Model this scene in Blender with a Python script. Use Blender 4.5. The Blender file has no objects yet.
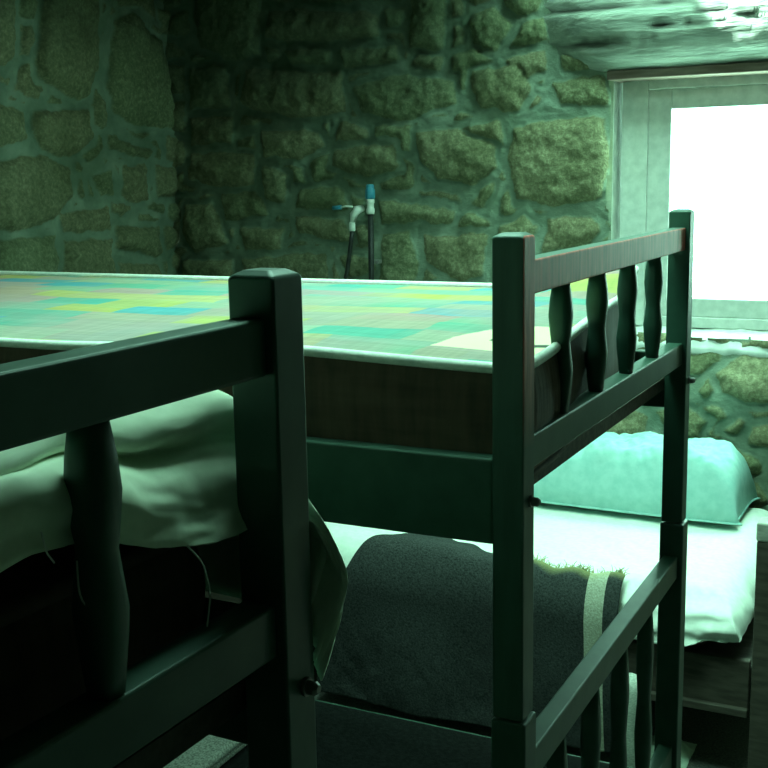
import bpy, bmesh, math, random
import numpy as np
from mathutils import Matrix, Vector
random.seed(4)
C = bpy.context.scene.collection
SC = bpy.context.scene
CAMZ = 1.62
STONES_LEFT = [[[3.279,2.367],[3.57,2.391],[3.557,2.069],[3.489,1.953],[3.431,1.928],[3.211,1.997],[3.198,2.066]],[[3.65,2.253],[3.775,2.294],[3.877,2.227],[3.954,2.207],[4.007,2.038],[4.012,1.854],[3.735,1.849],[3.601,1.91],[3.59,1.985]],[[2.972,2.275],[3.125,2.295],[3.1,2.058],[3.059,2.028],[2.947,2.045]],[[3.181,1.891],[3.485,1.912],[3.502,1.793],[3.356,1.716],[3.216,1.74],[3.158,1.82]],[[2.913,1.723],[3.2,1.733],[3.353,1.687],[3.359,1.579],[3.243,1.498],[3.072,1.458],[2.887,1.484]],[[3.473,1.668],[3.597,1.679],[3.618,1.574],[3.528,1.576]],[[3.654,1.699],[3.812,1.707],[3.818,1.557],[3.733,1.547],[3.643,1.581]],[[3.575,1.825],[3.856,1.764],[3.832,1.719],[3.586,1.756]],[[3.272,1.522],[3.566,1.54],[3.587,1.437],[3.286,1.448]],[[3.602,1.464],[3.875,1.44],[3.898,1.313],[3.593,1.366]],[[2.928,1.441],[3.248,1.439],[3.241,1.258],[2.912,1.287]],[[3.284,1.422],[3.566,1.407],[3.568,1.228],[3.257,1.256]],[[2.935,1.93],[3.146,1.889],[3.145,1.785],[3.007,1.755],[2.916,1.753]],[[3.404,1.649],[3.432,1.649],[3.435,1.566],[3.402,1.567]],[[3.864,1.708],[4.006,1.691],[4.009,1.561],[3.872,1.564]],[[3.606,1.317],[3.862,1.29],[3.886,1.179],[3.596,1.206]],[[3.658,2.403],[3.895,2.436],[3.933,2.277],[3.821,2.318],[3.685,2.31]]]
STONES_FAR = [[[-2.921,1.891],[-2.7,1.895],[-2.706,1.782],[-2.918,1.781]],[[-2.919,1.756],[-2.595,1.739],[-2.597,1.606],[-2.775,1.6],[-2.937,1.636]],[[-2.776,1.576],[-2.597,1.586],[-2.534,1.484],[-2.757,1.46]],[[-2.958,1.532],[-2.814,1.539],[-2.737,1.372],[-2.919,1.32],[-2.982,1.405]],[[-2.683,1.447],[-2.464,1.435],[-2.492,1.346],[-2.658,1.344]],[[-2.499,2.299],[-2.02,2.246],[-2.014,2.144],[-2.276,2.147],[-2.523,2.179]],[[-2.868,2.439],[-2.541,2.409],[-2.545,2.111],[-2.723,2.114],[-2.863,2.182]],[[-2.628,2.077],[-2.182,2.036],[-2.164,1.884],[-2.377,1.862],[-2.66,1.921]],[[-2.139,1.977],[-1.932,2.021],[-1.715,1.984],[-1.699,1.897],[-1.885,1.842],[-2.098,1.873]],[[-2.431,2.142],[-2.224,2.117],[-2.234,2.061],[-2.415,2.076]],[[-2.188,2.118],[-1.951,2.118],[-1.94,2.058],[-2.168,2.05]],[[-1.893,2.332],[-1.744,2.309],[-1.746,2.09],[-1.897,2.107]],[[-1.635,2.004],[-1.453,2.022],[-1.415,1.947],[-1.452,1.854],[-1.608,1.875],[-1.647,1.934]],[[-1.869,1.794],[-1.704,1.806],[-1.537,1.732],[-1.541,1.649],[-1.641,1.585],[-1.788,1.617],[-1.862,1.693]],[[-2.23,1.752],[-1.958,1.759],[-1.938,1.669],[-2.078,1.622],[-2.246,1.675]],[[-2.387,1.595],[-2.181,1.592],[-2.161,1.502],[-2.428,1.508]],[[-2.424,1.48],[-2.184,1.479],[-2.164,1.377],[-2.394,1.407]],[[-2.045,1.544],[-1.71,1.512],[-1.723,1.455],[-2.029,1.452]],[[-2.03,1.421],[-1.908,1.429],[-1.867,1.306],[-1.882,1.197],[-2.035,1.193]],[[-1.849,1.41],[-1.569,1.422],[-1.59,1.261],[-1.692,1.233],[-1.838,1.306]],[[-1.483,1.809],[-1.301,1.826],[-1.131,1.823],[-1.114,1.658],[-1.144,1.536],[-1.299,1.509],[-1.467,1.539],[-1.498,1.684]],[[-1.34,1.953],[-1.151,1.973],[-1.121,1.887],[-1.135,1.85],[-1.302,1.875]],[[-1.355,1.47],[-1.187,1.477],[-1.135,1.42],[-1.186,1.381],[-1.373,1.35]],[[-2.899,2.101],[-2.724,2.094],[-2.709,1.923],[-2.909,1.924]],[[-2.567,1.83],[-2.296,1.82],[-2.271,1.757],[-2.383,1.706],[-2.562,1.718]],[[-2.573,1.69],[-2.432,1.644],[-2.456,1.528],[-2.56,1.549]],[[-2.689,1.31],[-2.28,1.34],[-2.261,1.187],[-2.696,1.176]],[[-2.988,1.298],[-2.73,1.31],[-2.726,1.175],[-2.996,1.168]],[[-0.723,0.939],[-0.651,1.002],[-0.615,1.014],[-0.487,1.004],[-0.449,0.862],[-0.602,0.848],[-0.69,0.877]],[[-0.978,0.963],[-0.821,1.004],[-0.763,1.035],[-0.688,1.011],[-0.704,0.978],[-0.767,0.943],[-0.853,0.916],[-0.995,0.911]],[[-0.789,0.888],[-0.736,0.931],[-0.724,0.889],[-0.757,0.855]],[[-0.696,0.752],[-0.631,0.811],[-0.603,0.791],[-0.641,0.739]],[[-0.921,0.814],[-0.816,0.829],[-0.741,0.781],[-0.763,0.707],[-0.882,0.697]],[[-0.593,0.778],[-0.447,0.807],[-0.441,0.672],[-0.607,0.703]],[[-1.147,0.746],[-0.993,0.809],[-0.938,0.791],[-0.954,0.687],[-1.153,0.67]],[[-1.242,1.43],[-1.149,1.36],[-1.146,1.18],[-1.296,1.176]],[[-1.529,2.04],[-1.359,2.064],[-1.347,1.995],[-1.422,1.971]],[[-1.688,1.806],[-1.529,1.836],[-1.506,1.72],[-1.529,1.739]],[[-2.493,2.442],[-1.925,2.396],[-1.928,2.275],[-2.498,2.322]]]


# ------------------------------------------------------------------ noise
def vnoise(x, y, seed=0):
    xi = np.floor(x).astype(np.int64); yi = np.floor(y).astype(np.int64)
    fx = x - xi; fy = y - yi
    fx = fx*fx*(3-2*fx); fy = fy*fy*(3-2*fy)
    def h(a, b):
        n = (a*374761393 + b*668265263 + seed*974634777) & 0xffffffff
        n = ((n ^ (n >> 13))*1274126177) & 0xffffffff
        n = n ^ (n >> 16)
        return (n & 0xffff)/65535.0
    a = h(xi, yi); b = h(xi+1, yi); c = h(xi, yi+1); d = h(xi+1, yi+1)
    return (a*(1-fx)+b*fx)*(1-fy) + (c*(1-fx)+d*fx)*fy
def fbm(x, y, s, seed=0, octs=4):
    x = np.asarray(x, float)*s; y = np.asarray(y, float)*s
    t = 0; a = .5
    for k in range(octs):
        t = t + a*(vnoise(x, y, seed+k)-.5)*2
        x = x*2.03; y = y*2.03; a *= .5
    return t
def sstep(a, b, x):
    t = np.clip((x-a)/(b-a), 0, 1); return t*t*(3-2*t)

# ------------------------------------------------------------------ materials
def new_mat(name):
    m = bpy.data.materials.new(name); m.use_nodes = True
    nt = m.node_tree; b = nt.nodes['Principled BSDF']
    return m, nt, b
def N(nt, t, **kw):
    n = nt.nodes.new(t)
    for k, v in kw.items(): setattr(n, k, v)
    return n
def ramp(nt, fac, stops):
    r = N(nt, 'ShaderNodeValToRGB'); e = r.color_ramp.elements
    e[0].position, e[0].color = stops[0][0], (*stops[0][1], 1)
    e[1].position, e[1].color = stops[-1][0], (*stops[-1][1], 1)
    for p, c in stops[1:-1]:
        k = e.new(p); k.color = (*c, 1)
    nt.links.new(fac, r.inputs[0]); return r.outputs[0]
def coords(nt, scale=(1, 1, 1), kind='Object'):
    tc = N(nt, 'ShaderNodeTexCoord'); mp = N(nt, 'ShaderNodeMapping')
    mp.inputs['Scale'].default_value = scale
    nt.links.new(tc.outputs[kind], mp.inputs[0]); return mp.outputs[0]
def noise(nt, vec, scale, detail=4, rough=.55):
    n = N(nt, 'ShaderNodeTexNoise'); n.inputs['Scale'].default_value = scale
    n.inputs['Detail'].default_value = detail; n.inputs['Roughness'].default_value = rough
    nt.links.new(vec, n.inputs['Vector']); return n.outputs['Fac']
def mix(nt, fac, a, b, mode='MIX'):
    m = N(nt, 'ShaderNodeMix', data_type='RGBA', blend_type=mode)
    for s, v in ((m.inputs[0], fac), (m.inputs[6], a), (m.inputs[7], b)):
        if isinstance(v, (int, float)): s.default_value = v
        elif isinstance(v, tuple): s.default_value = (*v, 1)
        else: nt.links.new(v, s)
    return m.outputs[2]
def math_n(nt, op, a, b=None, c=None):
    m = N(nt, 'ShaderNodeMath', operation=op)
    for i, v in enumerate((a, b, c)):
        if v is None: continue
        if isinstance(v, (int, float)): m.inputs[i].default_value = v
        else: nt.links.new(v, m.inputs[i])
    return m.outputs[0]
def bump(nt, b, h, strength=.3, dist=.01):
    n = N(nt, 'ShaderNodeBump'); n.inputs['Strength'].default_value = strength
    n.inputs['Distance'].default_value = dist
    nt.links.new(h, n.inputs['Height']); nt.links.new(n.outputs[0], b.inputs['Normal'])
def fbm_mat(name, c1, c2, scale=20, rough=.7, stretch=(1, 1, 1), bs=.2, bd=.004, spec=.3, lo=.35, hi=.65):
    m, nt, b = new_mat(name)
    v = coords(nt, stretch)
    f = noise(nt, v, scale)
    nt.links.new(ramp(nt, f, [(lo, c1), (hi, c2)]), b.inputs['Base Color'])
    b.inputs['Roughness'].default_value = rough
    b.inputs['Specular IOR Level'].default_value = spec
    bump(nt, b, noise(nt, v, scale*3), bs, bd)
    return m
def attr(nt, name):
    a = N(nt, 'ShaderNodeAttribute'); a.attribute_name = name
    return a.outputs['Fac']

def wall_mat():
    m, nt, b = new_mat('rubble_stone')
    v = coords(nt)
    st = attr(nt, 'stone'); tint = attr(nt, 'tint'); soot_shade = attr(nt, 'soot_shade')
    n1 = noise(nt, v, 9, 6); n2 = noise(nt, v, 70, 5, .7); n3 = noise(nt, v, 3.5, 4)
    mort = ramp(nt, n1, [(.3, (.20, .27, .205)), (.55, (.30, .38, .295)), (.75, (.42, .49, .39))])
    stone_a = ramp(nt, n2, [(.25, (.14, .135, .08)), (.5, (.27, .26, .155)), (.75, (.50, .47, .31))])
    stone_b = ramp(nt, n2, [(.25, (.11, .135, .075)), (.5, (.22, .25, .14)), (.75, (.43, .46, .29))])
    stone = mix(nt, tint, stone_a, stone_b)
    edge = math_n(nt, 'ADD', st, math_n(nt, 'MULTIPLY', math_n(nt, 'SUBTRACT', n1, .5), .9))
    r = N(nt, 'ShaderNodeMapRange'); r.inputs[1].default_value = .3; r.inputs[2].default_value = .75
    nt.links.new(edge, r.inputs[0])
    col = mix(nt, r.outputs[0], mort, stone)
    dirt = ramp(nt, n3, [(.35, (.55, .58, .5)), (.6, (1, 1, 1))])
    col = mix(nt, .8, col, dirt, 'MULTIPLY')
    col = mix(nt, soot_shade, col, (.032, .055, .034))  # dark mix: soot on top stones plus shade painted into the walls
    nt.links.new(col, b.inputs['Base Color'])
    b.inputs['Roughness'].default_value = .93; b.inputs['Specular IOR Level'].default_value = .2
    h = math_n(nt, 'ADD', n2, math_n(nt, 'MULTIPLY', n1, 1.4))
    bump(nt, b, h, .55, .012)
    return m
M = {}
M['stone'] = wall_mat()
M['green_wood'] = fbm_mat('green_painted_wood', (.026, .076, .052), (.042, .106, .074), 14, .5, (1, 1, 1), .10, .002, .38)
M['rail_wood'] = fbm_mat('reddish_flare_wood', (.20, .10, .085), (.32, .19, .16), 9, .6, (6, 1, 6), .2, .002, .35)  # unused; reddish base colour standing in for a lens-flare tint
def flare_tinted_mat():
    # green paint, with a reddish lens-flare tint painted on upper +x faces
    m, nt, b = new_mat('green_paint_flare_tint')
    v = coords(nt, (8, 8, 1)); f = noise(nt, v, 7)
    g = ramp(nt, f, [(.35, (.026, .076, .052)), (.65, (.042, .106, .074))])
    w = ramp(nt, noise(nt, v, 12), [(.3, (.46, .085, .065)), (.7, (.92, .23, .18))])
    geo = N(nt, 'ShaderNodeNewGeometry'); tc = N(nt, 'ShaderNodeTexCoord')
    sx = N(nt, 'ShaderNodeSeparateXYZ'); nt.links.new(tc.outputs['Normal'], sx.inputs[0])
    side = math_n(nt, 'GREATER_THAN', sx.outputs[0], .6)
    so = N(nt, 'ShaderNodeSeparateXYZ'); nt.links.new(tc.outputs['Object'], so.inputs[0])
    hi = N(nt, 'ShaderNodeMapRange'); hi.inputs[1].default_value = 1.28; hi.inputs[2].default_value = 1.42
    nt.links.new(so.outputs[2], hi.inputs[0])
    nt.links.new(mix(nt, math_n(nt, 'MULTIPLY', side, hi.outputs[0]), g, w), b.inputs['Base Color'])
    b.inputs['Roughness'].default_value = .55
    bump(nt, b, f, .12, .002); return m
M['flare_tinted'] = flare_tinted_mat()
M['bare_wood'] = fbm_mat('bare_pale_wood', (.34, .36, .30), (.52, .54, .46), 25, .75, (1, 1, 3), .3, .003)
M['dark_wood'] = fbm_mat('dark_brown_wood', (.055, .045, .035), (.10, .085, .065), 12, .7, (1, 6, 6), .2, .003)
M['plank_wood'] = fbm_mat('greyish_pink_plank', (.16, .11, .085), (.27, .20, .165), 8, .8, (1, 6, 6), .3, .003)
M['frame_paint'] = fbm_mat('pale_window_paint', (.58, .62, .58), (.72, .75, .71), 30, .55, (1, 1, 1), .12, .002)
M['sheet'] = fbm_mat('white_cotton', (.72, .78, .70), (.80, .85, .77), 60, .9, (1, 1, 1), .15, .001, .1)
M['cream_sheet'] = fbm_mat('cream_cotton', (.70, .78, .62), (.80, .87, .72), 40, .9, (1, 1, 1), .15, .001, .1)
M['pillow'] = fbm_mat('pale_teal_cotton', (.31, .56, .53), (.39, .63, .60), 30, .88, (1, 1, 1), .2, .002, .1)
M['piping'] = fbm_mat('white_piping_cord', (.66, .70, .64), (.8, .82, .76), 90, .8, (1, 1, 1), .3, .002, .2)
M['steel'] = fbm_mat('dull_bolt_steel', (.10, .10, .09), (.20, .20, .18), 60, .4, (1, 1, 1), .1, .001, .5)
M['blue_plastic'] = fbm_mat('blue_plastic', (.03, .20, .30), (.05, .27, .38), 60, .5)
M['white_plastic'] = fbm_mat('white_plastic', (.6, .63, .58), (.75, .77, .72), 60, .5)
M['black_rubber'] = fbm_mat('black_hose_rubber', (.015, .017, .016), (.03, .033, .03), 60, .5)
M['plaster'] = fbm_mat('grey_reveal_plaster', (.22, .25, .22), (.34, .37, .32), 14, .92, (1, 1, 1), .5, .008)
M['ceiling'] = fbm_mat('dark_ceiling_boards', (.06, .05, .04), (.12, .10, .08), 6, .85, (1, 8, 1), .3, .004)
M['floor'] = fbm_mat('speckled_granite_floor', (.07, .075, .066), (.17, .175, .155), 160, .85, (1, 1, 1), .3, .003)
M['rag'] = fbm_mat('pale_green_cloth', (.42, .55, .42), (.55, .68, .54), 40, .9)
M['speckled'] = fbm_mat('grey_speckled_wool', (.13, .14, .12), (.42, .44, .38), 230, .95, (1, 1, 1), .4, .003)
M['pale_wool'] = fbm_mat('pale_woven_wool', (.42, .46, .40), (.70, .73, .64), 150, .95, (1, 1, 3), .4, .003)
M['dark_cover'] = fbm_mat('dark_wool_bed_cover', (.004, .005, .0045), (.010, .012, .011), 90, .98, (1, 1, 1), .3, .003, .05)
def side_mat():
    m, nt, b = new_mat('dark_brown_mattress_border')
    v = coords(nt, (60, 60, 6)); f = noise(nt, v, 1.0, 3)
    w = noise(nt, coords(nt, (6, 6, 40)), 1.0, 3)
    c = ramp(nt, f, [(.3, (.055, .032, .025)), (.7, (.14, .085, .06))])
    c = mix(nt, .4, c, ramp(nt, w, [(.3, (.04, .03, .02)), (.7, (.14, .11, .07))]))
    nt.links.new(c, b.inputs['Base Color']); b.inputs['Roughness'].default_value = .9
    bump(nt, b, f, .4, .004); return m
M['mattress_side'] = side_mat()
def patch_mat():
    m, nt, b = new_mat('patchwork_print')
    v0 = coords(nt)
    ns = N(nt, 'ShaderNodeTexNoise'); ns.inputs['Scale'].default_value = 9; nt.links.new(v0, ns.inputs['Vector'])
    off = N(nt, 'ShaderNodeVectorMath', operation='MULTIPLY_ADD')
    nt.links.new(ns.outputs['Color'], off.inputs[0]); off.inputs[1].default_value = (.035, .02, 0)
    nt.links.new(v0, off.inputs[2]); v = off.outputs[0]
    def bricks(w, h, o, sq):
        t = N(nt, 'ShaderNodeTexBrick'); t.inputs['Color1'].default_value = (0, 0, 0, 1)
        t.inputs['Color2'].default_value = (1, 1, 1, 1); t.inputs['Mortar'].default_value = (.5, .5, .5, 1)
        t.inputs['Scale'].default_value = 1; t.inputs['Mortar Size'].default_value = 0
        t.inputs['Brick Width'].default_value = w; t.inputs['Row Height'].default_value = h
        t.offset = o; t.squash = sq; t.squash_frequency = 3
        nt.links.new(v, t.inputs['Vector']); return t.outputs['Color']
    a = bricks(.17, .085, .37, 1.4); c = bricks(.26, .13, .6, .7)
    pal = [(0, (.45, .36, .30)), (.16, (.10, .42, .32)), (.30, (.55, .50, .10)), (.42, (.40, .46, .32)),
           (.54, (.06, .36, .46)), (.64, (.52, .33, .30)), (.76, (.26, .44, .33)), (.9, (.56, .50, .17))]
    r1 = N(nt, 'ShaderNodeValToRGB'); r1.color_ramp.interpolation = 'CONSTANT'
    e = r1.color_ramp.elements
    e[0].position, e[0].color = 0, (*pal[0][1], 1); e[1].position, e[1].color = pal[1][0], (*pal[1][1], 1)
    for p, q in pal[2:]:
        k = e.new(p); k.color = (*q, 1)
    nt.links.new(a, r1.inputs[0])
    r2 = ramp(nt, c, [(0, (.55, .42, .38)), (.35, (.20, .5, .38)), (.65, (.55, .55, .22)), (1, (.12, .42, .5))])
    col = mix(nt, .25, r1.outputs[0], r2)
    col = mix(nt, 1, col, (.74, .70, .74), 'MULTIPLY')
    bl_ = noise(nt, v0, 3.2, 3)
    col = mix(nt, ramp(nt, bl_, [(.48, (0, 0, 0)), (.62, (.6, .6, .6))]), col, (.34, .27, .25))
    thr = noise(nt, coords(nt, (4, 160, 1)), 1.0, 2); thr2 = noise(nt, coords(nt, (140, 6, 1)), 1.0, 2)
    tmix = math_n(nt, 'ADD', math_n(nt, 'MULTIPLY', thr, .6), math_n(nt, 'MULTIPLY', thr2, .4))
    col = mix(nt, .4, col, ramp(nt, tmix, [(.35, (.55, .55, .55)), (.65, (1.25, 1.25, 1.2))]), 'MULTIPLY')
    # the cream half-round motif of the print with a dark squiggle beside it
    so = N(nt, 'ShaderNodeSeparateXYZ'); nt.links.new(v0, so.inputs[0])
    dx = math_n(nt, 'MULTIPLY', math_n(nt, 'ADD', so.outputs[0], .075), 1/.115)
    dy = math_n(nt, 'MULTIPLY', math_n(nt, 'SUBTRACT', so.outputs[1], .135), 1/.21)
    rr = math_n(nt, 'ADD', math_n(nt, 'MULTIPLY', dx, dx), math_n(nt, 'MULTIPLY', dy, dy))
    rr = math_n(nt, 'ADD', rr, math_n(nt, 'MULTIPLY', math_n(nt, 'SUBTRACT', noise(nt, v0, 14), .5), .5))
    inside = math_n(nt, 'MULTIPLY', math_n(nt, 'LESS_THAN', rr, 1), math_n(nt, 'GREATER_THAN', so.outputs[1], .135))
    col = mix(nt, inside, col, (.72, .70, .40))
    w = math_n(nt, 'ADD', so.outputs[1], math_n(nt, 'MULTIPLY', math_n(nt, 'SINE', math_n(nt, 'MULTIPLY', so.outputs[0], 60)), .012))
    sq = math_n(nt, 'MULTIPLY', math_n(nt, 'LESS_THAN', math_n(nt, 'ABSOLUTE', math_n(nt, 'SUBTRACT', w, .20)), .011),
                math_n(nt, 'LESS_THAN', math_n(nt, 'ABSOLUTE', math_n(nt, 'ADD', so.outputs[0], .075)), .05))
    col = mix(nt, sq, col, (.06, .07, .06))
    nt.links.new(col, b.inputs['Base Color']); b.inputs['Roughness'].default_value = .85
    b.inputs['Specular IOR Level'].default_value = .15
    bump(nt, b, tmix, .25, .002); return m
M['patchwork'] = patch_mat()
def wool_mat():
    m, nt, b = new_mat('grey_striped_wool')
    u = attr(nt, 'across'); w = attr(nt, 'along')
    v = coords(nt); f = noise(nt, v, 170, 3, .7); f2 = noise(nt, v, 12, 3)
    g = ramp(nt, f, [(.3, (.017, .020, .019)), (.7, (.064, .070, .067))])
    pale = ramp(nt, f, [(.3, (.28, .29, .22)), (.7, (.52, .53, .42))])
    s1 = math_n(nt, 'LESS_THAN', math_n(nt, 'ABSOLUTE', math_n(nt, 'SUBTRACT', u, .068)), .026)
    col = mix(nt, s1, g, pale)
    ye = N(nt, 'ShaderNodeMapRange'); ye.inputs[1].default_value = .05; ye.inputs[2].default_value = .0
    nt.links.new(w, ye.inputs[0])
    yy = math_n(nt, 'MULTIPLY', ye.outputs[0], math_n(nt, 'LESS_THAN', u, .40))
    col = mix(nt, math_n(nt, 'MULTIPLY', math_n(nt, 'MULTIPLY', yy, f2), 1.1), col, (.36, .36, .15))
    nt.links.new(col, b.inputs['Base Color']); b.inputs['Roughness'].default_value = .97
    b.inputs['Specular IOR Level'].default_value = .05
    bump(nt, b, f, .6, .004); return m
M['wool'] = wool_mat()
M['fringe'] = fbm_mat('yellowish_wool_fringe', (.22, .22, .11), (.48, .47, .22), 60, .95)
def beam_mat():
    m, nt, b = new_mat('pale_weathered_beam')
    v = coords(nt, (1.2, 9, 9)); f = noise(nt, v, 3, 5, .6); f2 = noise(nt, coords(nt), 4, 3)
    c = ramp(nt, f, [(.3, (.20, .24, .20)), (.55, (.34, .39, .33)), (.75, (.46, .50, .43))])
    cr = attr(nt, 'crack')
    c = mix(nt, cr, c, (.05, .055, .045))
    nt.links.new(c, b.inputs['Base Color']); b.inputs['Roughness'].default_value = .85
    bump(nt, b, f, .6, .02); return m
M['beam'] = beam_mat()
def glass_mat():
    m, nt, b = new_mat('window_glass')
    nt.nodes.remove(b); out = nt.nodes['Material Output']
    t = N(nt, 'ShaderNodeBsdfTransparent'); t.inputs[0].default_value = (.97, 1, .985, 1)
    g = N(nt, 'ShaderNodeBsdfGlossy'); g.inputs['Roughness'].default_value = .02
    x = N(nt, 'ShaderNodeMixShader'); x.inputs[0].default_value = .05
    nt.links.new(t.outputs[0], x.inputs[1]); nt.links.new(g.outputs[0], x.inputs[2])
    nt.links.new(x.outputs[0], out.inputs['Surface']); return m
M['glass'] = glass_mat()

# ------------------------------------------------------------------ geometry helpers
def obj(name, bm, mat, parent=None, smooth=False, bevel=0, loc=None):
    me = bpy.data.meshes.new(name)
    bmesh.ops.recalc_face_normals(bm, faces=bm.faces[:])
    bm.to_mesh(me); bm.free()
    me.materials.append(M[mat])
    if smooth: me.polygons.foreach_set('use_smooth', [True]*len(me.polygons))
    o = bpy.data.objects.new(name, me); C.objects.link(o)
    if parent: o.parent = parent
    if loc: o.location = loc
    if bevel:
        md = o.modifiers.new('bevel', 'BEVEL'); md.width = bevel; md.segments = 3; md.limit_method = 'ANGLE'
    return o
def tag(o, label, cat, group=None):
    o['label'] = label; o['category'] = cat
    if group: o['group'] = group
    return o
def thing(name, label, cat, loc=(0, 0, 0), group=None):
    o = bpy.data.objects.new(name, None); C.objects.link(o); o.location = loc; o.empty_display_size = .1
    return tag(o, label, cat, group)
def struct(o):
    o['kind'] = 'structure'; return o
def box(bm, x0, x1, y0, y1, z0, z1):
    vs = [bm.verts.new(p) for p in ((x0, y0, z0), (x1, y0, z0), (x1, y1, z0), (x0, y1, z0), (x0, y0, z1), (x1, y0, z1), (x1, y1, z1), (x0, y1, z1))]
    for f in ((0, 3, 2, 1), (4, 5, 6, 7), (0, 1, 5, 4), (1, 2, 6, 5), (2, 3, 7, 6), (3, 0, 4, 7)):
        bm.faces.new([vs[i] for i in f])
    return vs
def boxbm(*a):
    bm = bmesh.new(); box(bm, *a); return bm
def lathe(prof, cx=0, cy=0, n=20, square=0):
    bm = bmesh.new(); rings = []
    for r, z in prof:
        ring = []
        for k in range(n):
            a = 2*math.pi*k/n
            c, s = math.cos(a), math.sin(a)
            q = (abs(c)**(2+square)+abs(s)**(2+square))**(-1/(2+square))
            ring.append(bm.verts.new((cx+r*c*q, cy+r*s*q, z)))
        rings.append(ring)
    for a, b in zip(rings, rings[1:]):
        for k in range(n): bm.faces.new((a[k], a[(k+1) % n], b[(k+1) % n], b[k]))
    bm.faces.new(rings[0][::-1]); bm.faces.new(rings[-1]); return bm
def tube(bm, pts, r, n=8, closed=False):
    pts = [Vector(p) for p in pts]; rings = []; m = len(pts); up = Vector((.13, .21, 1)).normalized()
    for i, p in enumerate(pts):
        a = pts[(i-1) % m] if (closed or i) else p; b = pts[(i+1) % m] if (closed or i < m-1) else p
        t = (b-a).normalized(); s = t.cross(up)
        if s.length < 1e-3: s = t.cross(Vector((1, 0, 0)))
        s.normalize(); q = t.cross(s)
        rr = r[i] if isinstance(r, (list, tuple)) else r
        rings.append([bm.verts.new(p+rr*(math.cos(2*math.pi*k/n)*s+math.sin(2*math.pi*k/n)*q)) for k in range(n)])
    pr = list(zip(rings, rings[1:])) + ([(rings[-1], rings[0])] if closed else [])
    for a, b in pr:
        for k in range(n): bm.faces.new((a[k], a[(k+1) % n], b[(k+1) % n], b[k]))
    if not closed:
        bm.faces.new(rings[0][::-1]); bm.faces.new(rings[-1])
def disc_bolt(r, h, x, y, z):      # hexagonal-ish bolt head pointing along +x with a domed nut
    bm = bmesh.new(); prof = [(r*1.35, 0), (r*1.35, h*.2), (r, h*.22), (r, h*.75), (r*.6, h)]; rings = []
    for rr, d in prof:
        rings.append([bm.verts.new((x+d, y+rr*math.cos(k*math.pi/6), z+rr*math.sin(k*math.pi/6))) for k in range(12)])
    for a, b in zip(rings, rings[1:]):
        for k in range(12): bm.faces.new((a[k], a[(k+1) % 12], b[(k+1) % 12], b[k]))
    bm.faces.new(rings[0]); bm.faces.new(rings[-1]); return bm
def grid_obj(name, X, Y, Z, mat, parent=None, attrs=None, mask=None, smooth=True, flip=False):
    X = np.asarray(X, float); n, m = X.shape
    me = bpy.data.meshes.new(name)
    co = np.stack([X, Y, Z], -1).reshape(-1, 3)
    idx = np.arange(n*m).reshape(n, m)
    q = np.stack([idx[:-1, :-1], idx[1:, :-1], idx[1:, 1:], idx[:-1, 1:]], -1)
    if mask is not None:
        q = q[mask[:-1, :-1] & mask[1:, :-1] & mask[1:, 1:] & mask[:-1, 1:]]
    q = q.reshape(-1, 4)
    if flip: q = q[:, ::-1]
    used = np.unique(q); remap = -np.ones(n*m, int); remap[used] = np.arange(len(used))
    me.from_pydata(co[used].tolist(), [], remap[q].tolist())
    for k, v in (attrs or {}).items():
        a = me.attributes.new(k, 'FLOAT', 'POINT'); a.data.foreach_set('value', np.asarray(v, np.float32).reshape(-1)[used])
    me.materials.append(M[mat])
    if smooth: me.polygons.foreach_set('use_smooth', [True]*len(me.polygons))
    o = bpy.data.objects.new(name, me); C.objects.link(o)
    if parent: o.parent = parent
    return o
def solidify(o, t, off=-1):
    md = o.modifiers.new('thick', 'SOLIDIFY'); md.thickness = t; md.offset = off; return o

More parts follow.
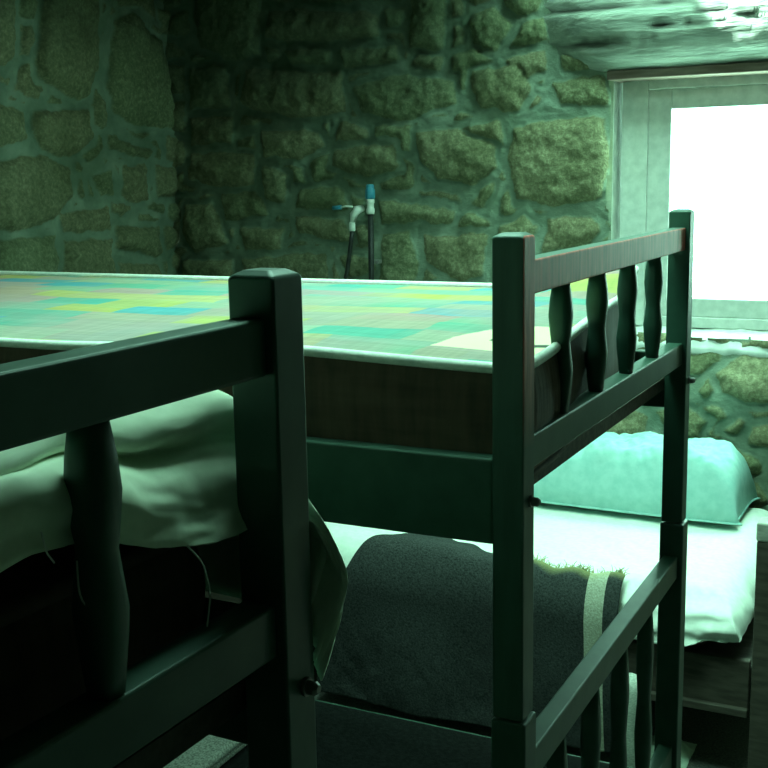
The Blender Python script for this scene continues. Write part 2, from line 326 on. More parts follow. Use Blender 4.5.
# ------------------------------------------------------------------ rubble walls
def poly_sdf(P, x, y):
    P = np.array(P); d = np.full(x.shape, 1e9); inside = np.zeros(x.shape, bool)
    for i in range(len(P)):
        a = P[i]; b = P[(i+1) % len(P)]; e = b-a
        t = np.clip(((x-a[0])*e[0]+(y-a[1])*e[1])/(e@e+1e-12), 0, 1)
        d = np.minimum(d, np.hypot(x-a[0]-t*e[0], y-a[1]-t*e[1]))
        cr = ((a[1] > y) != (b[1] > y)) & (x < (b[0]-a[0])*(y-a[1])/(b[1]-a[1]+1e-12)+a[0])
        inside ^= cr
    return np.where(inside, d, -d)
def rubble(name, a0, a1, z0, z1, step, place, stones, seed, hole=None, soot_shade=None, flip=False):
    na = int((a1-a0)/step)+1; nz = int((z1-z0)/step)+1
    A, Zg = np.meshgrid(np.linspace(a0, a1, na), np.linspace(z0, z1, nz), indexing='ij')
    wx = A + .016*fbm(A, Zg, 14, seed); wz = Zg + .016*fbm(A, Zg, 14, seed+9)
    best = np.full(A.shape, -1e9); tint = np.zeros(A.shape); hgt = np.zeros(A.shape)
    rng = np.random.default_rng(seed)
    for P in stones:
        t = rng.random(); hh = .6+.6*rng.random(); tx, tz = rng.normal(0, .10, 2)
        Pa = np.array(P); lo = Pa.min(0)-.15; hi = Pa.max(0)+.15; c = Pa.mean(0)
        s = (A > lo[0]) & (A < hi[0]) & (Zg > lo[1]) & (Zg < hi[1])
        if not s.any(): continue
        d = poly_sdf(P, wx[s], wz[s]); old = best[s]; w = d > old
        best[s] = np.where(w, d, old)
        tt = tint[s]; tt[w] = t; tint[s] = tt
        h2 = hgt[s]; h2[w] = (hh + (tx*(wx[s]-c[0])+tz*(wz[s]-c[1]))*12)[w]; hgt[s] = h2
    # smaller stones where none was drawn
    cell = .17; gx = np.floor(wx/cell).astype(int); gz = np.floor(wz/(cell*.72)).astype(int)
    f1 = np.full(A.shape, 9.); f2 = np.full(A.shape, 9.); tv = np.zeros(A.shape)
    def hh(i, j, k):
        n = ((i*73856093) ^ (j*19349663) ^ (k*83492791+seed*7919)) & 0xffffff
        n = (n*1103515245+12345) & 0x7fffffff; return ((n >> 8) & 0xffff)/65535.
    for i in (-1, 0, 1):
        for j in (-1, 0, 1):
            px = (gx+i+.15+.7*hh(gx+i, gz+j, 1))*cell; pz = (gz+j+.15+.7*hh(gx+i, gz+j, 2))*cell*.72
            d = np.hypot((wx-px), (wz-pz)*1.3); nr = d < f1
            f2 = np.where(nr, f1, np.minimum(f2, d)); tv = np.where(nr, hh(gx+i, gz+j, 3), tv); f1 = np.where(nr, d, f1)
    vor = np.minimum((f2-f1)*.5-.014, -.022-best)
    w = vor > best
    best = np.where(w, vor, best); tint = np.where(w, tv, tint); hgt = np.where(w, .5+.4*tv, hgt)
    best = best + .007*fbm(A, Zg, 40, seed+3)
    stone = sstep(-.006, .012, best)
    bulge = np.where(best > 0, 1-np.exp(-np.clip(best, 0, 1)/.022), 0)
    disp = .034*bulge*hgt + .020*fbm(A, Zg, 3.2, seed+5) + .010*fbm(A, Zg, 22, seed+6)*(.35+stone) + .005*fbm(A, Zg, 70, seed+7)*(.3+stone)
    groove = np.exp(-(best/.008)**2); disp -= .007*groove*(fbm(A, Zg, 6, seed+8) > -.1)
    sv = np.zeros(A.shape) if soot_shade is None else soot_shade(A, Zg)
    mask = None
    if hole is not None: mask = ~hole(A, Zg)
    X, Y, Z = place(A, Zg, disp)
    o = grid_obj(name, X, Y, Z, 'stone', None, {'stone': stone, 'tint': tint, 'soot_shade': sv}, mask, True, flip)
    return struct(o)
FARY = 4.0; LX = -3.0; RX = 1.35; BY = -1.7; TOP = 2.62
def win_hole(A, Z):
    e = .018*fbm(A, Z, 9, 77)
    return (A > -1.118+e) & (A < .02) & (Z > 1.068+e) & (Z < 1.99)
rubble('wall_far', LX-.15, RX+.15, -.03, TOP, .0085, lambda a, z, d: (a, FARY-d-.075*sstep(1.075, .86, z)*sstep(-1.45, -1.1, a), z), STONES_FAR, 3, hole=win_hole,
       soot_shade=lambda a, z: np.clip(.34*sstep(-1.25, -2.2, a+.15*fbm(a, z, 3, 35))+.42*sstep(1.72, 2.15, z+.10*fbm(a, z, 5, 31))*sstep(-1.1, -1.75, a+.12*fbm(a, z, 4, 33)), 0, 1))  # colour darkens leftwards as painted light falloff; the upper-left term is soot
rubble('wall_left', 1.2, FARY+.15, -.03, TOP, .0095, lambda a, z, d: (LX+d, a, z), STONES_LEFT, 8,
       soot_shade=lambda a, z: np.clip(.36+.2*fbm(a, z, 2.5, 43)+.25*sstep(1.95, 2.3, z+.12*fbm(a, z, 5, 41)), 0, 1))  # shade painted into the wall colour, deeper near the top
rubble('wall_left', BY, 1.2, -.03, TOP, .03, lambda a, z, d: (LX+d, a, z), [], 12, soot_shade=lambda a, z: .9+0*a).name = 'wall_left_front'  # this and the next two unseen walls: colour darkened to cut bounced light
rubble('wall_right', BY, FARY+.15, -.03, TOP, .03, lambda a, z, d: (RX-d, a, z), [], 15, soot_shade=lambda a, z: .9+0*a, flip=True)
rubble('wall_back', LX, RX, -.03, TOP, .03, lambda a, z, d: (a, BY+d, z), [], 19, soot_shade=lambda a, z: .9+0*a, flip=True)
n = 60
Xg, Yg = np.meshgrid(np.linspace(LX-.1, RX+.1, 90), np.linspace(BY-.1, FARY+.1, 110), indexing='ij')
fl = struct(grid_obj('floor', Xg, Yg, .006*fbm(Xg, Yg, 5, 3)-.004, 'floor'))
# boarded ceiling, two unseen inferred roof lights; shaft added to shade the upper walls
SKYLIGHTS = [(-1.40, -.52, 1.34, 2.75, .50), (-1.15, -.30, 3.36, 3.8, .03)]        # x0, x1, y0, y1, shaft height
xs = sorted({LX-.2, RX+.2, *[v for q in SKYLIGHTS for v in q[:2]]}); ys = sorted({BY-.2, FARY+.35, *[v for q in SKYLIGHTS for v in q[2:4]]})
bm = bmesh.new()
for xa, xb in zip(xs, xs[1:]):
    for ya, yb in zip(ys, ys[1:]):
        if any(q[0] <= xa and xb <= q[1] and q[2] <= ya and yb <= q[3] for q in SKYLIGHTS): continue
        box(bm, xa, xb, ya, yb, TOP-.02, TOP+.06)
struct(obj('ceiling', bm, 'ceiling'))
for wi, (x0, x1, y0, y1, hs) in enumerate(SKYLIGHTS):
    sk = bpy.data.objects.new('window_%d' % (wi+2), None); C.objects.link(sk); struct(sk)
    bm = bmesh.new(); zt = TOP+.06+hs
    for a in ((x0-.04, x1+.04, y0-.04, y0), (x0-.04, x1+.04, y1, y1+.04), (x0-.04, x0, y0, y1), (x1, x1+.04, y0, y1)):
        box(bm, *a, TOP+.05, zt)
    obj('frame', bm, 'ceiling', sk)
    obj('pane', boxbm(x0, x1, y0, y1, zt-.03, zt-.025), 'glass', sk)

# window reveal (rough plaster sides) and its slanting sill
bm = bmesh.new()
box(bm, -1.20, -1.118, FARY+.035, FARY+.34, 1.02, 2.1)
struct(obj('trim_2', bm, 'plaster'))
Xg, Vg = np.meshgrid(np.linspace(-1.16, .06, 120), np.linspace(0, 1, 14), indexing='ij')
Yg = FARY-.028+.16*Vg; Zg = 1.052+.030*Vg + .012*fbm(Xg, Vg*.2, 12, 5) + .004*fbm(Xg, Yg, 60, 6) - .03*(1-sstep(0, .25, Vg))
sl = struct(grid_obj('trim_3', Xg, Yg, Zg, 'frame_paint')); solidify(sl, .05)
bm = bmesh.new(); box(bm, .02, .12, FARY, FARY+.34, 1.02, 2.1); struct(obj('trim_4', bm, 'plank_wood'))
# window
wn = bpy.data.objects.new('window_1', None); C.objects.link(wn); struct(wn)
FY = FARY+.10
bm = bmesh.new()
box(bm, -1.105, -1.012, FY, FY+.09, 1.08, 1.955)       # jambs and head of the outer frame
box(bm, -.03, .03, FY, FY+.09, 1.08, 1.955)
box(bm, -1.012, -.03, FY, FY+.09, 1.915, 1.955)
box(bm, -1.012, -.03, FY, FY+.09, 1.08, 1.118)
obj('window_frame', bm, 'frame_paint', wn, bevel=.004)
bm = bmesh.new()
SY = FY+.008
box(bm, -1.012, -.93, SY, SY+.05, 1.118, 1.915)
box(bm, -.112, -.03, SY, SY+.05, 1.118, 1.915)
box(bm, -.93, -.112, SY, SY+.05, 1.846, 1.915)
box(bm, -.93, -.112, SY, SY+.05, 1.118, 1.185)
sash = obj('sash', bm, 'frame_paint', wn, bevel=.004)
obj('pane', boxbm(-.935, -.107, SY+.022, SY+.027, 1.18, 1.851), 'glass', sash)
# beam over the window: a weathered round log, and the plank under it
n, m = 360, 64
U, TH = np.meshgrid(np.linspace(-1.62, RX, n), np.linspace(0, 2*math.pi, m), indexing='ij')
crack = np.zeros(U.shape)
for th0, amp, fr, x0, x1, wd in ((1.80, .10, 7, -.98, RX, .032), (1.55, .10, 9, -.86, RX, .026), (1.97, .05, 11, -1.25, -.9, .02), (1.68, .07, 8, -.9, -.6, .025), (2.12, .06, 6, -1.6, -.9, .03), (1.4, .08, 5, -1.5, -.8, .035)):
    th = th0 + amp*fbm(U, U*0, fr, int(fr*3)) ; on = sstep(x0, x0+.05, U)*(1-sstep(x1-.05, x1, U))
    crack = np.maximum(crack, on*np.exp(-((TH-th)/wd)**2))
R = .18*(1+.05*fbm(U, U*0, 1.2, 3)) + .008*fbm(U*2, np.cos(TH)*1.0, 3, 7) + .006*fbm(U*3, TH*2.2, 4, 9) - .018*crack
R = R*sstep(-1.63, -1.45, U)**.3
bmo = struct(grid_obj('trim_1', U, FARY+.065+.19*sstep(-1.05, -1.6, U)+R*np.sin(TH+math.pi)*-1*-1, 2.146+.03*sstep(-1.05,-1.6,U)+R*np.cos(TH)*1.0, 'beam', None, {'crack': np.clip(crack, 0, 1)}, None, True, True))
struct(obj('trim_5', boxbm(-1.13, .06, FARY-.015, FARY+.30, 1.947, 1.978), 'plank_wood', bevel=.004))

# ------------------------------------------------------------------ bunk bed
PW = .0425; LEN = 1.98
BALUSTER = [(.011, 0), (.0125, .02), (.0155, .06), (.0165, .085), (.0135, .125), (.0125, .14), (.0145, .165), (.0165, .195), (.015, .225), (.0115, .26)]
def baluster(y, z0, z1, x=-.028):
    k = (z1-z0)/.26
    return lathe([(r, z0+z*k) for r, z in BALUSTER], x, y, 20, 1.2)
def make_bunk(label):
    t = thing('bunk_bed', label, 'bunk bed', (0, 0, 0))
    for side in (0, 1):                       # head (at x = 0) and foot
        ox = 0 if side == 0 else -LEN
        xa, xb = (ox-PW, ox)
        for y0 in (0, 1-PW):
            bm = boxbm(xa, xb, y0, y0+PW, .9135, 1.5486)
            tops = sorted((v for v in bm.verts if v.co.z > 1.5), key=lambda v: math.atan2(v.co.y-y0-PW/2, v.co.x-(xa+xb)/2))
            tf = [f for f in bm.faces if all(v in tops for v in f.verts)][0]; bm.faces.remove(tf)
            inn = [bm.verts.new((v.co.x*.6+(xa+xb)/2*.4, v.co.y*.6+(y0+PW/2)*.4, v.co.z+.0045)) for v in tops]
            for k in range(4): bm.faces.new((tops[k], tops[(k+1) % 4], inn[(k+1) % 4], inn[k]))
            bm.faces.new(inn)
            up = obj('upper_post', bm, 'flare_tinted' if (side == 0 and y0 == 0) else 'green_wood', t, bevel=.0025)
            if side == 0: obj('bolt', disc_bolt(.006, .013, 0, y0+PW/2+.006, 1.2085), 'steel', up)
            lp = obj('lower_post', boxbm(xa-.002, xb+.004, y0-.002, y0+PW+.003, 0, .9105), 'green_wood', t, bevel=.0035)
            obj('dowel', lathe([(.012, .90), (.012, .92)], (xa+xb)/2, y0+PW/2, 12), 'steel', lp)
        rx0, rx1 = ox-.036, ox-.008
        obj('top_rail', boxbm(rx0, rx1, PW, 1-PW, 1.4726, 1.5175), 'flare_tinted', t, bevel=.003)
        obj('crossbar', boxbm(ox-.0385, ox-.008, PW, 1-PW, 1.2435, 1.2881), 'green_wood', t, bevel=.003)
        obj('lower_top_rail', boxbm(ox-.036, ox-.006, PW, 1-PW, .795, .8422), 'green_wood', t, bevel=.003)
        obj('lower_crossbar', boxbm(ox-.036, ox-.006, PW, 1-PW, .36, .42), 'green_wood', t, bevel=.003)
        for y in (.215, .395, .575, .76):
            obj('spindle', baluster(y, 1.288, 1.474, ox-.022), 'green_wood', t, smooth=True)
            obj('spindle', baluster(y, .42, .796, ox-.022), 'green_wood', t, smooth=True)
    for y0, s in ((.003, 1), (1-.031, -1)):
        obj('side_rail', boxbm(-LEN+.0, -PW, y0, y0+.028, 1.1511, 1.266), 'green_wood', t, bevel=.004)
        obj('lower_side_rail', boxbm(-LEN, -PW, y0, y0+.028, .22, .33), 'green_wood', t, bevel=.004)
    obj('mattress_base', boxbm(-LEN+.01, -.045, .032, .968, 1.19, 1.215), 'dark_wood', t)
    obj('lower_mattress_base', boxbm(-LEN+.01, -.045, .032, .968, .215, .24), 'dark_wood', t)
    return t
BR = -.0196; BX = -.4609+math.sin(BR)*(1-PW); BY_ = .7283-math.cos(BR)*(1-PW)
def copy_tree(o, parent=None):
    c = o.copy(); C.objects.link(c); c.parent = parent
    for ch in list(o.children): copy_tree(ch, c)
    return c
bunkA = make_bunk('green wooden bunk bed in mid room whose upper bunk bears a patchwork mattress')
bunkB = copy_tree(bunkA)
bunkA.location = (-.4744, 1.3223, 0)
bunkB.location = (BX, BY_, .0005); bunkB.rotation_euler = (0, 0, BR)
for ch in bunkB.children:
    if ch.name.startswith('top_rail') or ch.data.materials[0] == M['flare_tinted']:
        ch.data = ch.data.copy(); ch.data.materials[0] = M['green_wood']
for ch in bunkB.children:
    if ch.name.startswith('spindle'): ch.location.y = .014
bunkB['label'] = 'green wooden bunk bed nearest at left with cream sheet on its upper bunk'
for b in (bunkA, bunkB): b['group'] = 'green wooden bunk beds'

# mattress: rounded slab as a closed lofted box, top and border of two cloths, piping as a child
def mattress(name, x0, x1, y0, y1, z0, z1, warp, top_mat, side_mat_, label, loc):
    t = thing(name, label, 'mattress', loc)
    nx, ny = 70, 36
    rc = .03
    def shape(u, v):                # unit square -> rounded rectangle
        x = x0+(x1-x0)*u; y = y0+(y1-y0)*v
        cx = np.clip(x, x0+rc, x1-rc); cy = np.clip(y, y0+rc, y1-rc)
        dx, dy = x-cx, y-cy; m_ = np.maximum(np.abs(dx), np.abs(dy)); l = np.hypot(dx, dy)+1e-9
        return cx+dx/l*m_, cy+dy/l*m_
    U, V = np.meshgrid(np.linspace(0, 1, nx)**1, np.linspace(0, 1, ny), indexing='ij')
    U = .5-.5*np.cos(np.pi*U)*.999; V = .5-.5*np.cos(np.pi*V)*.999
    X, Y = shape(U, V)
    e = np.minimum(np.minimum((X-x0), (x1-X))/.1, np.minimum((Y-y0), (y1-Y))/.1); e = np.clip(e, 0, 1)
    Z = z1 + .008*np.sqrt(e) + .005*fbm(X, Y, 6, 5)*e
    X, Y, Z = warp(X, Y, Z)
    o = grid_obj('top_panel', X, Y, Z, top_mat, t)
    # perimeter
    ring = []
    k = 60
    P = [(s/k, 0) for s in range(k)]+[(1, s/24) for s in range(24)]+[(1-s/k, 1) for s in range(k)]+[(0, 1-s/24) for s in range(24)]
    px, py = shape(np.array([.5-.5*math.cos(math.pi*a) for a, b in P]), np.array([.5-.5*math.cos(math.pi*b) for a, b in P]))
    px, py, pz = warp(px, py, np.full(px.shape, z1))
    rows = 9; cx, cy = (x0+x1)/2, (y0+y1)/2
    S = np.linspace(0, 1, rows)[None, :]
    bul = .008*np.sin(np.pi*S**1.5)
    nx_ = np.sign(px-cx)*(np.abs(px-cx) > (x1-x0)/2-.07); ny_ = np.sign(py-cy)*(np.abs(py-cy) > (y1-y0)/2-.07)
    XX = px[:, None]+nx_[:, None]*bul; YY = py[:, None]+ny_[:, None]*bul
    ZZ = z0+(pz[:, None]-z0)*S
    XX = np.vstack([XX, XX[:1]]); YY = np.vstack([YY, YY[:1]]); ZZ = np.vstack([ZZ, ZZ[:1]])
    grid_obj('border', XX, YY, ZZ, side_mat_, t)
    obj('underside', boxbm(x0+.03, x1-.08, y0+.03, y1-.03, z0-.002, z0+.01), side_mat_, t)
    for zz, nm in ((pz+.004, 'piping'), (np.full(pz.shape, z0+.006), 'lower_piping')):
        if side_mat_ == 'dark_cover': continue
        bm = bmesh.new(); tube(bm, list(zip(px, py, zz)), .0075 if nm == 'piping' else .005, 8, True)
        obj(nm, bm, 'piping' if (nm == 'piping' and top_mat == 'patchwork') else side_mat_, o, smooth=True)
    return t
def warpA(x, y, z):
    x = np.array(x, float); y = np.array(y, float); z = np.array(z, float)
    k = sstep(-.5, 0, x)
    x = x - k*.085*sstep(.05, .95, y)                       # right end runs askew
    z = z + .045*sstep(.80, .97, y)*sstep(-.35, -.10, x) - .012*sstep(.4, 0, y)*k + .0
    z = z - .018*sstep(-.3, -.85, x)*sstep(.6, 0, y)
    return x, y, z
mattress('mattress', -1.93, -.018, .035, .972, 1.222, 1.386, warpA, 'patchwork', 'mattress_side',
         'worn mattress with colourful patchwork top, white piping and dark brown sides', (-.4744, 1.3223, 0))
mattress('mattress', -1.93, -.070, .036, .950, 1.222, 1.345, lambda x, y, z: (x, y, z), 'mattress_side', 'mattress_side',
         'dark mattress under the cream sheet on the nearest bunk at left', (BX, BY_, .0005)).rotation_euler = (0, 0, BR)
mattress('mattress', -1.93, -.05, .05, .95, .242, .352, lambda x, y, z: (x, y, z), 'dark_cover', 'dark_cover',
         'dark covered mattress on the lower bunk, below the patchwork one', (-.4744, 1.3223, 0))

# folded speckled blanket lying on that lower bunk
def slab(name, x0, x1, y0, y1, z0, th, layers, mat, seed, rot=0):
    bm = bmesh.new(); c = Vector(((x0+x1)/2, (y0+y1)/2, 0))
    for k in range(layers):
        j = .008*math.sin(k*2.1+seed)
        vs = box(bm, x0+j, x1-j*.6, y0-j, y1+j*.7, z0+k*th+.001, z0+(k+1)*th)
    o = obj(name, bm, mat, bevel=th*.42); o.location = (0, 0, 0); return o
o = slab('folded_blanket', -1.75, -1.36, 1.66, 2.06, .366, .022, 2, 'speckled', 2)
tag(o, 'grey speckled folded blanket on the dark lower bunk, glimpsed at bottom left', 'blanket')

# ------------------------------------------------------------------ cream sheet on the near bunk
PATH = [(-1.75, -.185), (-1.4, -.182), (-1.1, -.178), (-.95, -.172), (-.86, -.178), (-.80, -.168), (-.74, -.163), (-.69, -.169), (-.64, -.164), (-.59, -.162), (-.555, -.165), (-.534, -.171), (-.520, -.180),
        (-.516, -.190), (-.522, -.199), (-.533, -.203), (-.530, -.208), (-.515, -.212), (-.503, -.222), (-.497, -.235), (-.498, -.250), (-.494, -.266)]
P_ = np.array(PATH); 
for _ in range(3):                                           # smooth the profile
    Q_ = np.empty((len(P_)*2-2, 2)); Q_[0::2] = .75*P_[:-1]+.25*P_[1:]; Q_[1::2] = .25*P_[:-1]+.75*P_[1:]
    P_ = np.vstack([P_[:1], Q_, P_[-1:]])
cs = np.concatenate([[0], np.cumsum(np.hypot(*np.diff(P_, axis=0).T))])
nx, ny = 260, 170
sv = cs[-1]*(1-(1-np.linspace(0, 1, nx))**1.6)
px_, pz_ = np.interp(sv, cs, P_[:, 0]), np.interp(sv, cs, P_[:, 1])
V = np.linspace(-.24, 1.06, ny)[None, :]*np.ones((nx, 1))
X = px_[:, None]*np.ones((1, ny)); Z0 = pz_[:, None]*np.ones((1, ny))
endk = sstep(-.80, -.53, X)
Zs = Z0 + endk*(.012+.026*sstep(-.19, -.22, Z0))*np.clip((.72-V)/.22, -.3, 1.6)
Zs = Zs + (.016*fbm(X, V, 6, 12)+.007*fbm(X*1.5, V*3, 9, 13))*(1-.55*sstep(-.6, -.5, X)) + .008*np.sin(V*23+X*9)*endk
Zs = Zs + .013*sstep(.5, .72, V)*sstep(-.66, -.54, X)*sstep(-.24, -.195, Z0)
X = X + endk*(.012*fbm(V, Z0*3, 7, 14)+.006*np.sin(V*17))
r = .03
oy = np.maximum(V-.742, 0); a = np.minimum(oy/r, math.pi/2); dy = r*(1-np.cos(a))+np.maximum(oy-r*math.pi/2, 0)
Y = np.minimum(V, .742)+r*np.sin(a)
dd = sstep(.0, .06, dy)
Z = 1.62+Zs*(1-.6*dd)+dd*.6*(-.19)-dy
Y = Y + dd*(.022+.022*np.sin(X*19)+.02*fbm(X, Z, 7, 15))*sstep(0, .12, dy)*(1-.85*sstep(.10, .20, dy))
X = X + dd*.046*sstep(-.62, -.50, X)*np.sin(np.clip(dy/.26, 0, 1)*math.pi*.95)
keep = dy < (.188+.010*np.sin(X*14))
sh = grid_obj('bed_sheet', X, Y, Z, 'cream_sheet', None, None, keep)
solidify(sh, .003); tag(sh, 'rumpled cream sheet on the upper bunk nearest at left, hanging past the post', 'sheet')
for pts in ([(-.490, .53, 1.385), (-.486, .525, 1.36), (-.484, .54, 1.345), (-.483, .56, 1.35), (-.484, .565, 1.365), (-.488, .55, 1.37)],
            [(-.490, .645, 1.36), (-.484, .655, 1.345), (-.482, .66, 1.32), (-.483, .655, 1.295)],
            [(-.490, .51, 1.39), (-.486, .50, 1.40), (-.484, .495, 1.415)]):
    bm = bmesh.new(); tt = np.linspace(0, len(pts)-1, 24); pa = np.array(pts)
    for _ in range(1): sm = np.stack([np.interp(tt, range(len(pts)), pa[:, q]) for q in range(3)], -1)
    for _ in range(4): sm[1:-1] = .25*sm[:-2]+.5*sm[1:-1]+.25*sm[2:]
    tube(bm, sm.tolist(), .0007, 5); obj('loose_thread', bm, 'piping', sh, smooth=True)

# ------------------------------------------------------------------ bed under the window
bed = thing('single_bed', 'low dark wooden bed along the stone wall under the window', 'bed', (0, 0, 0))
CY0, CY1 = 2.93, 3.87
for x0 in (-.418, -2.46):
    for y0 in (CY0, CY1-.06):
        pc = obj('post', boxbm(x0, x0+.06, y0, y0+.06, 0, .688), 'dark_wood', bed, bevel=.004)
        obj('post_top', boxbm(x0-.002, x0+.062, y0-.002, y0+.062, .688, .738), 'bare_wood', pc, bevel=.006)
    obj('headboard_panel', boxbm(x0+.02, x0+.045, CY0+.06, CY1-.06, .30, .66), 'dark_wood', bed, bevel=.003)
obj('side_rail', boxbm(-2.40, -.425, CY0+.015, CY0+.04, .215, .352), 'dark_wood', bed, bevel=.004)
obj('side_rail', boxbm(-2.40, -.425, CY1-.04, CY1-.015, .215, .352), 'dark_wood', bed, bevel=.004)
obj('rail_lip', boxbm(-2.40, -.425, CY0-.004, CY0+.014, .200, .222), 'dark_wood', bed, bevel=.003)
obj('mattress_base', boxbm(-2.40, -.43, CY0+.041, CY1-.041, .28, .31), 'dark_wood', bed)
mattress('mattress', -2.39, -.575, CY0+.15, CY1-.03, .312, .493, lambda x, y, z: (x, y, z), 'mattress_side', 'mattress_side',
         'thick mattress hidden under the white sheet of the bed by the wall', (0, 0, 0))
nx, ny = 280, 180
U, V = np.meshgrid(np.linspace(-2.36, -.18, nx), np.linspace(2.70, 3.85, ny), indexing='ij')
r = .12
def part(o):
    a = np.minimum(o/r, math.pi/2); return r*np.sin(a), r*(1-np.cos(a))+np.maximum(o-r*math.pi/2, 0)
xe, ye = -.560, 3.060
ox = np.maximum(U-xe, 0); oy = np.maximum(ye-V, 0)
sx, dx = part(ox); sy, dy = part(oy)
X = np.minimum(U, xe)+sx*.95; Y = np.maximum(V, ye)-sy
dr = np.maximum(dx, dy); Z = .514-dr
side = sstep(0, .05, dr)*(1-.75*sstep(-1.80, -1.72, X)*(1-sstep(-.80, -.74, X)))
w1 = fbm(X+Z*.8, Z*2.2-X*.6, 7, 21, 4); w2 = fbm(X*.6+Z*.3, Z*3.2, 13, 22, 3)
Z = Z + (.007*fbm(X, Y, 5, 24)+.004*fbm(X*1.6+Y, Y, 14, 25))*(1-side)
Y = Y - side*sstep(.01, .05, dy)*(.015+.026*w1+.016*w2+.02*sstep(-1.0, -.55, X))
X = X + side*sstep(.01, .05, dx)*(.012*fbm(Y, Z, 9, 26))
hemz = .378+.02*fbm(X, X*0, 4, 27)+.03*sstep(-.62, -.5, X)
keep = (Z > hemz-.012); Z = np.maximum(Z, hemz)
o = grid_obj('bed_sheet', X, Y, Z, 'sheet', None, None, keep); solidify(o, .003)
tag(o, 'bright white sheet tucked over the low bed under the window', 'sheet')

# pillow
n, m = 110, 60
U, V = np.meshgrid(np.linspace(-1, 1, n), np.linspace(-1, 1, m), indexing='ij')
def pillow_half(sgn):
    au, av = np.abs(U), np.abs(V)
    hx, hy = .37, .172
    px = hx*U*(1-.05*(1-V**2)*0-.035*av**6*0); py = hy*V*(1-.06*au**8)
    px = px + .02*np.sign(U)*(au**8)*(av**8)
    prof = (1-au**10)**.4*(1-np.where(V < 0, av**2.6, av**6))**.55
    h = prof*(.205 if sgn > 0 else .02)
    wr = .024*fbm((px+py*.55)*1.0, (py-px*.5)*.25, 15, 41)+.014*fbm(px*1.0-py*1.2, py*.8+px*.3, 9, 44)+.011*fbm(px-py*.7, py, 22, 42)
    return px, py, sgn*h + wr*prof*(1 if sgn > 0 else .2)
me_parts = []
px, py, pz = pillow_half(1); qx, qy, qz = pillow_half(-1)
bm = bmesh.new()
g1 = [[bm.verts.new((px[i, j], py[i, j], pz[i, j])) for j in range(m)] for i in range(n)]
g2 = [[g1[i][j] if i in (0, n-1) or j in (0, m-1) else bm.verts.new((qx[i, j], qy[i, j], max(qz[i, j], -.073))) for j in range(m)] for i in range(n)]
for i in range(n-1):
    for j in range(m-1):
        bm.faces.new((g1[i][j], g1[i+1][j], g1[i+1][j+1], g1[i][j+1]))
        bm.faces.new((g2[i][j], g2[i][j+1], g2[i+1][j+1], g2[i+1][j]))
PIL = thing('pillow', 'plump pale teal pillow on the white sheet below the window', 'pillow', (-.943, 3.727, .537))
case = obj('pillowcase', bm, 'pillow', PIL, smooth=True)
per = [(px[i, 0], py[i, 0], pz[i, 0]) for i in range(0, n, 3)]+[(px[-1, j], py[-1, j], pz[-1, j]) for j in range(0, m, 3)]+[(px[i, -1], py[i, -1], pz[i, -1]) for i in range(n-1, -1, -3)]+[(px[0, j], py[0, j], pz[0, j]) for j in range(m-1, 0, -3)]
bm = bmesh.new(); tube(bm, per, .0035, 6, True); obj('seam', bm, 'pillow', case, smooth=True)
PIL.rotation_euler = (math.radians(0), math.radians(0), math.radians(-1))

# grey blanket hanging over the front of that bed
na, nb = 120, 90
def yback(x): return np.interp(x, [-1.62, -1.53, -1.44, -1.36, -1.27, -1.18, -1.1, -.95, -.76], [3.0, 3.06, 3.10, 3.10, 3.065, 3.025, 3.008, 2.995, 2.998])
A, B = np.meshgrid(np.linspace(0, 1, na), np.linspace(0, 1, nb), indexing='ij')
xr = -.772+.015*B
xl = np.interp(B, [0, .18, .42, .75, 1.0], [-1.50, -1.57, -1.66, -1.71, -1.73])
X = xr+(xl-xr)*A
vb = yback(xr[:, :1]+(xl[:, :1]-xr[:, :1])*A[:, :1]) + .008*np.sin(A[:, :1]*40)
vend = ye-r*math.pi/2-(.514-r-.035)
vv = vb+(vend-vb)*B
o_ = np.maximum(ye-vv, 0); an = np.minimum(o_/r, math.pi/2); hang = np.maximum(o_-r*math.pi/2, 0)
lift = .012+.030*sstep(.1, .8, an)
Y = np.maximum(vv, ye)-r*np.sin(an) - lift*np.sin(an) + sstep(0, .25, hang)*(.018*fbm(X*1.5, hang, 5, 51)-.014*np.sin(X*13+1))
Z = .514-r*(1-np.cos(an))-hang + lift*np.cos(an) + .016*sstep(.1, .5, A)*sstep(0, .15, B)*(1-sstep(.15, .4, B))
Z += .005*fbm(X, Y, 8, 52)*(1-B)
bl = grid_obj('striped_blanket', X, Y, Z, 'wool', None, {'across': xr-X, 'along': B})
solidify(bl, .006, 0); tag(bl, 'dark grey wool blanket with a pale stripe and frayed edge, hanging off the low bed', 'blanket')
bm = bmesh.new()
for k in range(150):
    a = random.random()*.50; i = int(a*(na-1))
    p = Vector((X[i, 0], Y[i, 0], Z[i, 0])); L = random.uniform(.008, .026)
    d = Vector((random.uniform(-.7, .7), random.uniform(.2, .8), random.uniform(.0, .8))).normalized()
    tube(bm, [p, p+d*L*.5+Vector((0, 0, .003)), p+d*L], [.0013, .001, .0006], 4)
obj('fringe', bm, 'fringe', bl)

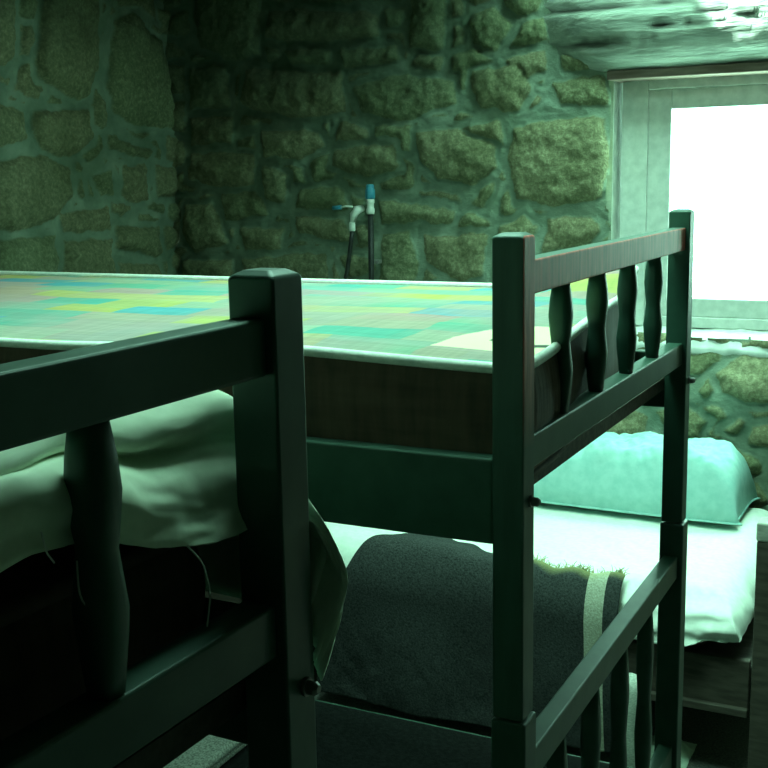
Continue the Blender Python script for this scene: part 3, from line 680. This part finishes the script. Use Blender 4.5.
# pale roll of woven blanket standing on the floor under the bed, pale rag beside it
bm = bmesh.new()
prof = [(.001, 0.008), (.036, .008), (.043, .03), (.044, .10), (.043, .20), (.041, .255), (.033, .285), (.016, .297), (.001, .299)]
n_ = 24; rings = []
for r_, z in prof:
    rings.append([bm.verts.new((r_*math.cos(2*math.pi*k/n_)*(1+.06*math.sin(3*k)), r_*math.sin(2*math.pi*k/n_)*(1+.05*math.cos(2*k)), z)) for k in range(n_)])
for a, b in zip(rings, rings[1:]):
    for k in range(n_): bm.faces.new((a[k], a[(k+1) % n_], b[(k+1) % n_], b[k]))
o = obj('rolled_blanket', bm, 'pale_wool', None, smooth=True, loc=(-.718, 2.855, 0))
tag(o, 'pale woven blanket roll on the floor right of the striped blanket', 'blanket')
U, V = np.meshgrid(np.linspace(-1, 1, 40), np.linspace(-1, 1, 40), indexing='ij')
rr = np.clip(np.hypot(U, V), 0, 1)
o = grid_obj('cloth_rag', -.66+U*.075, 3.02+V*.085, .006+.055*(1-rr**2)*(.7+.6*fbm(U, V, 1.6, 61))+.004*fbm(U, V, 5, 62), 'rag'); solidify(o, .003)
tag(o, 'small pale green rag on the floor under the low bed', 'cloth')

# ------------------------------------------------------------------ plumbing on the wall
pp = thing('water_pipe', 'thin dark vertical water pipe with a blue cap on the stone wall', 'pipe', (-2.031, 3.925, 0))
bm = bmesh.new(); tube(bm, [(-.004, .0, .02), (-.004, 0, .8), (-.002, 0, 1.2), (0, 0, 1.50)], .011, 12); obj('pipe_run', bm, 'black_rubber', pp, smooth=True)
obj('coupling', lathe([(.015, 1.492), (.0165, 1.50), (.0165, 1.512), (.0135, 1.516), (.0135, 1.532), (.0165, 1.536), (.0165, 1.547), (.014, 1.55)]), 'white_plastic', pp, smooth=True)
obj('cap', lathe([(.017, 1.550), (.019, 1.555), (.019, 1.585), (.0155, 1.588), (.0155, 1.60), (.012, 1.605)]), 'blue_plastic', pp, smooth=True)
obj('bracket', boxbm(-.018, .018, .012, .055, 1.30, 1.315), 'steel', pp, bevel=.002)
bv = thing('ball_valve', 'white ball valve with blue lever and black hose beside the capped pipe', 'valve', (-2.10, 3.91, 0))
bm = bmesh.new(); tube(bm, [(.028, .03, 1.515), (.014, .006, 1.508), (.004, 0, 1.492), (-.002, 0, 1.462)], [.013, .018, .016, .011], 12)
obj('valve_body', bm, 'white_plastic', bv, smooth=True)
bm = bmesh.new(); tube(bm, [(.008, -.014, 1.522), (-.02, -.018, 1.524), (-.045, -.016, 1.520)], .0035, 8); obj('lever', bm, 'white_plastic', bv, smooth=True); lev = bpy.context.scene.collection.objects[-1]
bm = bmesh.new(); tube(bm, [(-.042, -.016, 1.520), (-.08, -.013, 1.517)], .008, 10); obj('lever_grip', bm, 'blue_plastic', lev, smooth=True)
obj('hose_nut', lathe([(.011, 1.428), (.0125, 1.434), (.0125, 1.455), (.010, 1.463)], -.004, 0), 'white_plastic', bv, smooth=True)
bm = bmesh.new(); tube(bm, [(-.004, 0, 1.43), (-.012, 0, 1.38), (-.03, 0, 1.28), (-.05, 0, 1.20), (-.055, .0, .9), (-.05, .005, .5), (-.05, .005, .05)], .0085, 10)
obj('hose', bm, 'black_rubber', bv, smooth=True)

# ------------------------------------------------------------------ camera
cam = bpy.data.cameras.new('camera'); co = bpy.data.objects.new('camera', cam); C.objects.link(co)
Rr = Vector((.8935, .4486, -.0186)); Uu = Vector((-.0628, .1659, .9841)); Ff = Vector((-.4445, .8782, -.1764))
mat = Matrix((Rr, Uu, -Ff)).transposed().to_4x4(); mat.translation = (0, 0, CAMZ)
co.matrix_world = mat
cam.sensor_width = 36; cam.lens = 1137.27/768*36; cam.clip_start = .02
SC.camera = co

# ------------------------------------------------------------------ light
SUNE = 50
w = bpy.data.worlds.new('daylight'); SC.world = w; w.use_nodes = True
bg = w.node_tree.nodes['Background']; bg.inputs[0].default_value = (*(.50, 1.0, .78), 1); bg.inputs[1].default_value = 28
def portal(name, loc, rot, sx, sy):
    l = bpy.data.lights.new(name, 'AREA'); l.shape = 'RECTANGLE'; l.size = sx; l.size_y = sy
    l.cycles.is_portal = True
    o = bpy.data.objects.new(name, l); C.objects.link(o); o.location = loc; o.rotation_euler = rot; return o
portal('window_portal', (-.52, FARY+.22, 1.515), (math.radians(-90), 0, 0), .86, .70)
for x0, x1, y0, y1, hs in SKYLIGHTS: portal('roof_portal', ((x0+x1)/2, (y0+y1)/2, TOP+.05+hs), (0, 0, 0), x1-x0, y1-y0)
sun = bpy.data.lights.new('sun', 'SUN'); sun.energy = SUNE; sun.angle = math.radians(2.5); sun.color = (.72, 1, .88)
so_ = bpy.data.objects.new('sun', sun); C.objects.link(so_)
so_.rotation_euler = Vector((.5, .4, -.77)).to_track_quat('-Z', 'Y').to_euler()
SC.view_settings.view_transform = 'Standard'; SC.view_settings.look = 'None'
SC.view_settings.gamma = 1; SC.view_settings.use_curve_mapping = False
SC.view_settings.exposure = 0.05
SC.cycles.max_bounces = 10; SC.cycles.diffuse_bounces = 6; SC.cycles.transparent_max_bounces = 12
SC.cycles.use_denoising = True
SC.cycles.sample_clamp_indirect = 6
